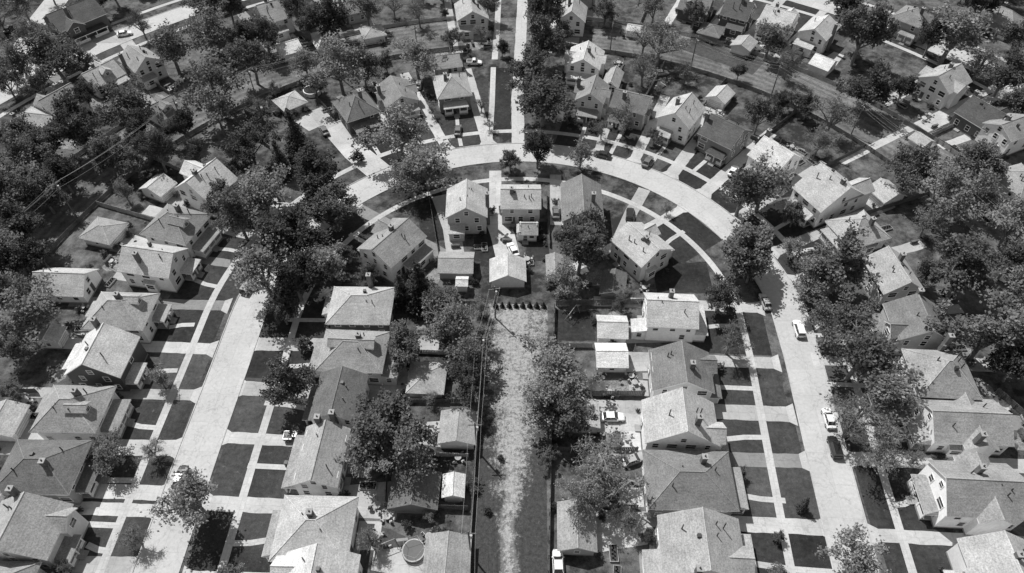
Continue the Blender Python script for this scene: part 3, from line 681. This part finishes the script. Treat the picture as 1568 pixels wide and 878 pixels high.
T='''75 80 38 m;30 100 26 a;125 95 25 m;320 120 58 a;190 158 44 a;258 72 38 a;325 48 34 a;112 190 42 m;22 205 34 m;25 275 44 m;28 345 40 m;500 32 36 m;452 18 24 m;515 98 44 a;636 84 35 a;560 18 24 a;405 62 24 m;385 100 28 m;
450 208 24 s;425 240 20 s;380 222 34 m;610 205 40 a;650 250 42 a;625 275 28 a;485 265 44 m;500 315 40 m;400 300 44 a;365 335 36 m;430 365 46 m;400 415 46 a;450 430 38 m;432 478 24 m;500 405 30 a;340 305 26 m;640 435 27 s;612 445 18 s;
620 530 34 m;690 495 44 a;715 545 36 a;715 590 30 m;665 470 28 a;440 592 34 m;580 655 56 m;625 695 46 a;560 700 38 a;300 768 44 a;165 695 30 a;232 690 20 b;205 820 26 b;243 580 20 a;465 523 15 h;42 480 44 a;25 540 26 m;330 172 34 a;
240 235 30 m;160 240 30 m;280 195 26 m;75 235 30 m;65 300 30 m;8 400 34 m;320 14 30 m;465 95 22 a;825 65 36 m;842 18 34 m;830 150 42 m;810 108 28 m;822 232 27 m;780 245 18 m;888 240 20 a;1012 55 42 b;985 105 26 b;
1160 182 24 m;1192 155 17 m;1218 156 16 m;1178 60 30 a;1320 52 44 m;1335 128 40 m;1462 48 46 a;1540 112 34 m;1272 180 30 b;1170 285 44 a;1135 300 34 a;1140 378 42 m;1102 455 30 m;1118 520 30 b;1150 410 28 m;1285 398 52 m;1235 435 30 a;
1320 540 58 a;1285 490 40 a;1355 595 54 a;1310 640 46 b;1390 268 34 m;1440 300 46 a;1492 245 40 m;1478 415 54 m;1515 510 56 m;1555 450 42 a;1550 345 38 a;887 385 42 m;905 355 32 m;862 430 28 a;850 565 48 a;828 615 42 a;862 635 38 m;
925 715 54 b;895 760 40 b;960 790 30 b;1312 858 42 a;1345 690 38 b;1230 770 11 s;1133 722 11 m;1192 820 11 m;955 185 22 b;1000 15 22 a;1062 25 18 m;745 8 20 a;1292 8 28 m;690 60 18 m;735 50 16 b;640 20 20 b;590 95 18 m;
1255 215 24 b;1235 165 18 m;1490 300 34 a;1420 340 26 b;1050 110 18 b;860 55 18 m;1380 140 20 m;1425 60 26 m;1500 100 24 b;1565 160 30 m;1500 15 24 m;300 235 20 m;130 150 20 m;60 130 24 m;45 55 22 a;355 260 22 m;
560 195 16 h;735 160 12 b;748 190 10 b;870 180 10 h;920 200 14 b;1000 210 12 m;560 420 18 m;530 390 16 m;735 470 16 b;660 610 16 b;740 640 14 m;836 700 16 m;1100 560 10 h;1190 880 20 a;350 880 24 a;100 880 20 m;20 600 20 m;1020 320 10 b;
765 700 6 h;745 780 7 h;655 790 12 b;1410 420 22 m;1400 700 20 b;1215 330 20 m;1210 380 18 a;960 450 12 a;1560 60 26 m;1130 110 14 m;1205 100 20 b;5 300 36 m;95 270 28 m;190 295 18 a;738 515 20 a;1555 560 34 m;1545 400 34 m;
60 390 24 m;15 450 30 m;205 250 22 m;545 235 12 h;375 60 22 m;350 15 24 m;480 130 18 m;660 170 10 b;555 110 22 m;470 40 20 m;215 40 18 b;10 130 20 m;985 60 22 b;925 20 18 m;905 190 10 h;40 240 34 m;130 215 30 a;215 205 26 m;20 390 34 a'''
for l in T.replace('\n','').split(';'):
    a=l.split(); tree(float(a[0]),float(a[1]),float(a[2]),a[3])
for i in range(8):
    x,y,_=survey(757+i*10.5,470); plant(x,y,.62,'s',.75)
def free(x,y,d):
    if any(math.hypot(x-h[0],y-h[1])<h[2]+d+1 for h in HOUSES): return False
    r=math.hypot(x-CX,y-CY)
    if y>86:
        for q in (RR,R2):
            if abs(r-q)<12: return False
        if abs(r-116)<9: return False
    else:
        if abs(abs(x)-56)<12: return False
    if abs(x)<9+d and 20<y<98: return False
    return True
for (x,y,s) in list(HOUSES):
    for k in range(random.randint(2,5)):
        a=random.uniform(0,6.28); d=s*1.0+random.uniform(1.1,2.2); plant(x+d*math.cos(a),y+d*math.sin(a),random.uniform(.5,1.15),'h')
cnt=0
for _ in range(4000):
    x=random.uniform(-185,185); y=random.uniform(20,250)
    r=math.hypot(x-CX,y-CY) if y>88 else abs(x)
    if not((95<r<107) or (125<r<142) or (20<r<34 and y<95) or r>182 or (90<r<150 and y<88)): continue
    q=random.uniform(1.2,3.8)
    if r>182: q=random.uniform(3,6)
    if not free(x,y,q*.6): continue
    if any(math.hypot(x-t[0],y-t[1])<t[2]*.8+q*.8 for t in TREES): continue
    if x>20 and 95<r<142 and random.random()<.9: continue
    plant(x,y,q,random.choice('mmaabbh') if q<3 else random.choice('mab')); cnt+=1
    if cnt>110: break
for i in range(16):
    h=HOUSES[random.randrange(len(HOUSES))]; a=random.uniform(0,6.28); bins(h[0]+(h[2]+1)*math.cos(a),h[1]+(h[2]+1)*math.sin(a),a)
# ---------------------------------------------------------------- light
el=math.radians(56); az=math.radians(-40)
sd=Vector((math.sin(az)*math.cos(el),math.cos(az)*math.cos(el),math.sin(el)))
L=bpy.data.lights.new('sun','SUN'); L.energy=5.0; L.angle=math.radians(.5); L.color=(1,.995,.985)
lo=bpy.data.objects.new('sun',L); COL.objects.link(lo); lo.rotation_euler=sd.to_track_quat('Z','Y').to_euler(); lo.location=(0,0,200)
w=bpy.data.worlds.new('World'); sc.world=w; w.use_nodes=True; nt=w.node_tree; bg=nt.nodes['Background']
sk=nt.nodes.new('ShaderNodeTexSky'); sk.sky_type='NISHITA'; sk.sun_disc=False; sk.sun_elevation=el; sk.sun_rotation=az
bw=nt.nodes.new('ShaderNodeRGBToBW'); nt.links.new(sk.outputs[0],bw.inputs[0]); nt.links.new(bw.outputs[0],bg.inputs[0]); bg.inputs[1].default_value=.125
# ---------------------------------------------------------------- camera
cd=bpy.data.cameras.new('camera'); co=bpy.data.objects.new('camera',cd); COL.objects.link(co)
cd.sensor_width=36; cd.lens=36*F/1565; cd.clip_end=6000; cd.clip_start=1
co.location=(0,0,ALT); co.rotation_euler=(math.pi/2-PITCH,0,0); sc.camera=co
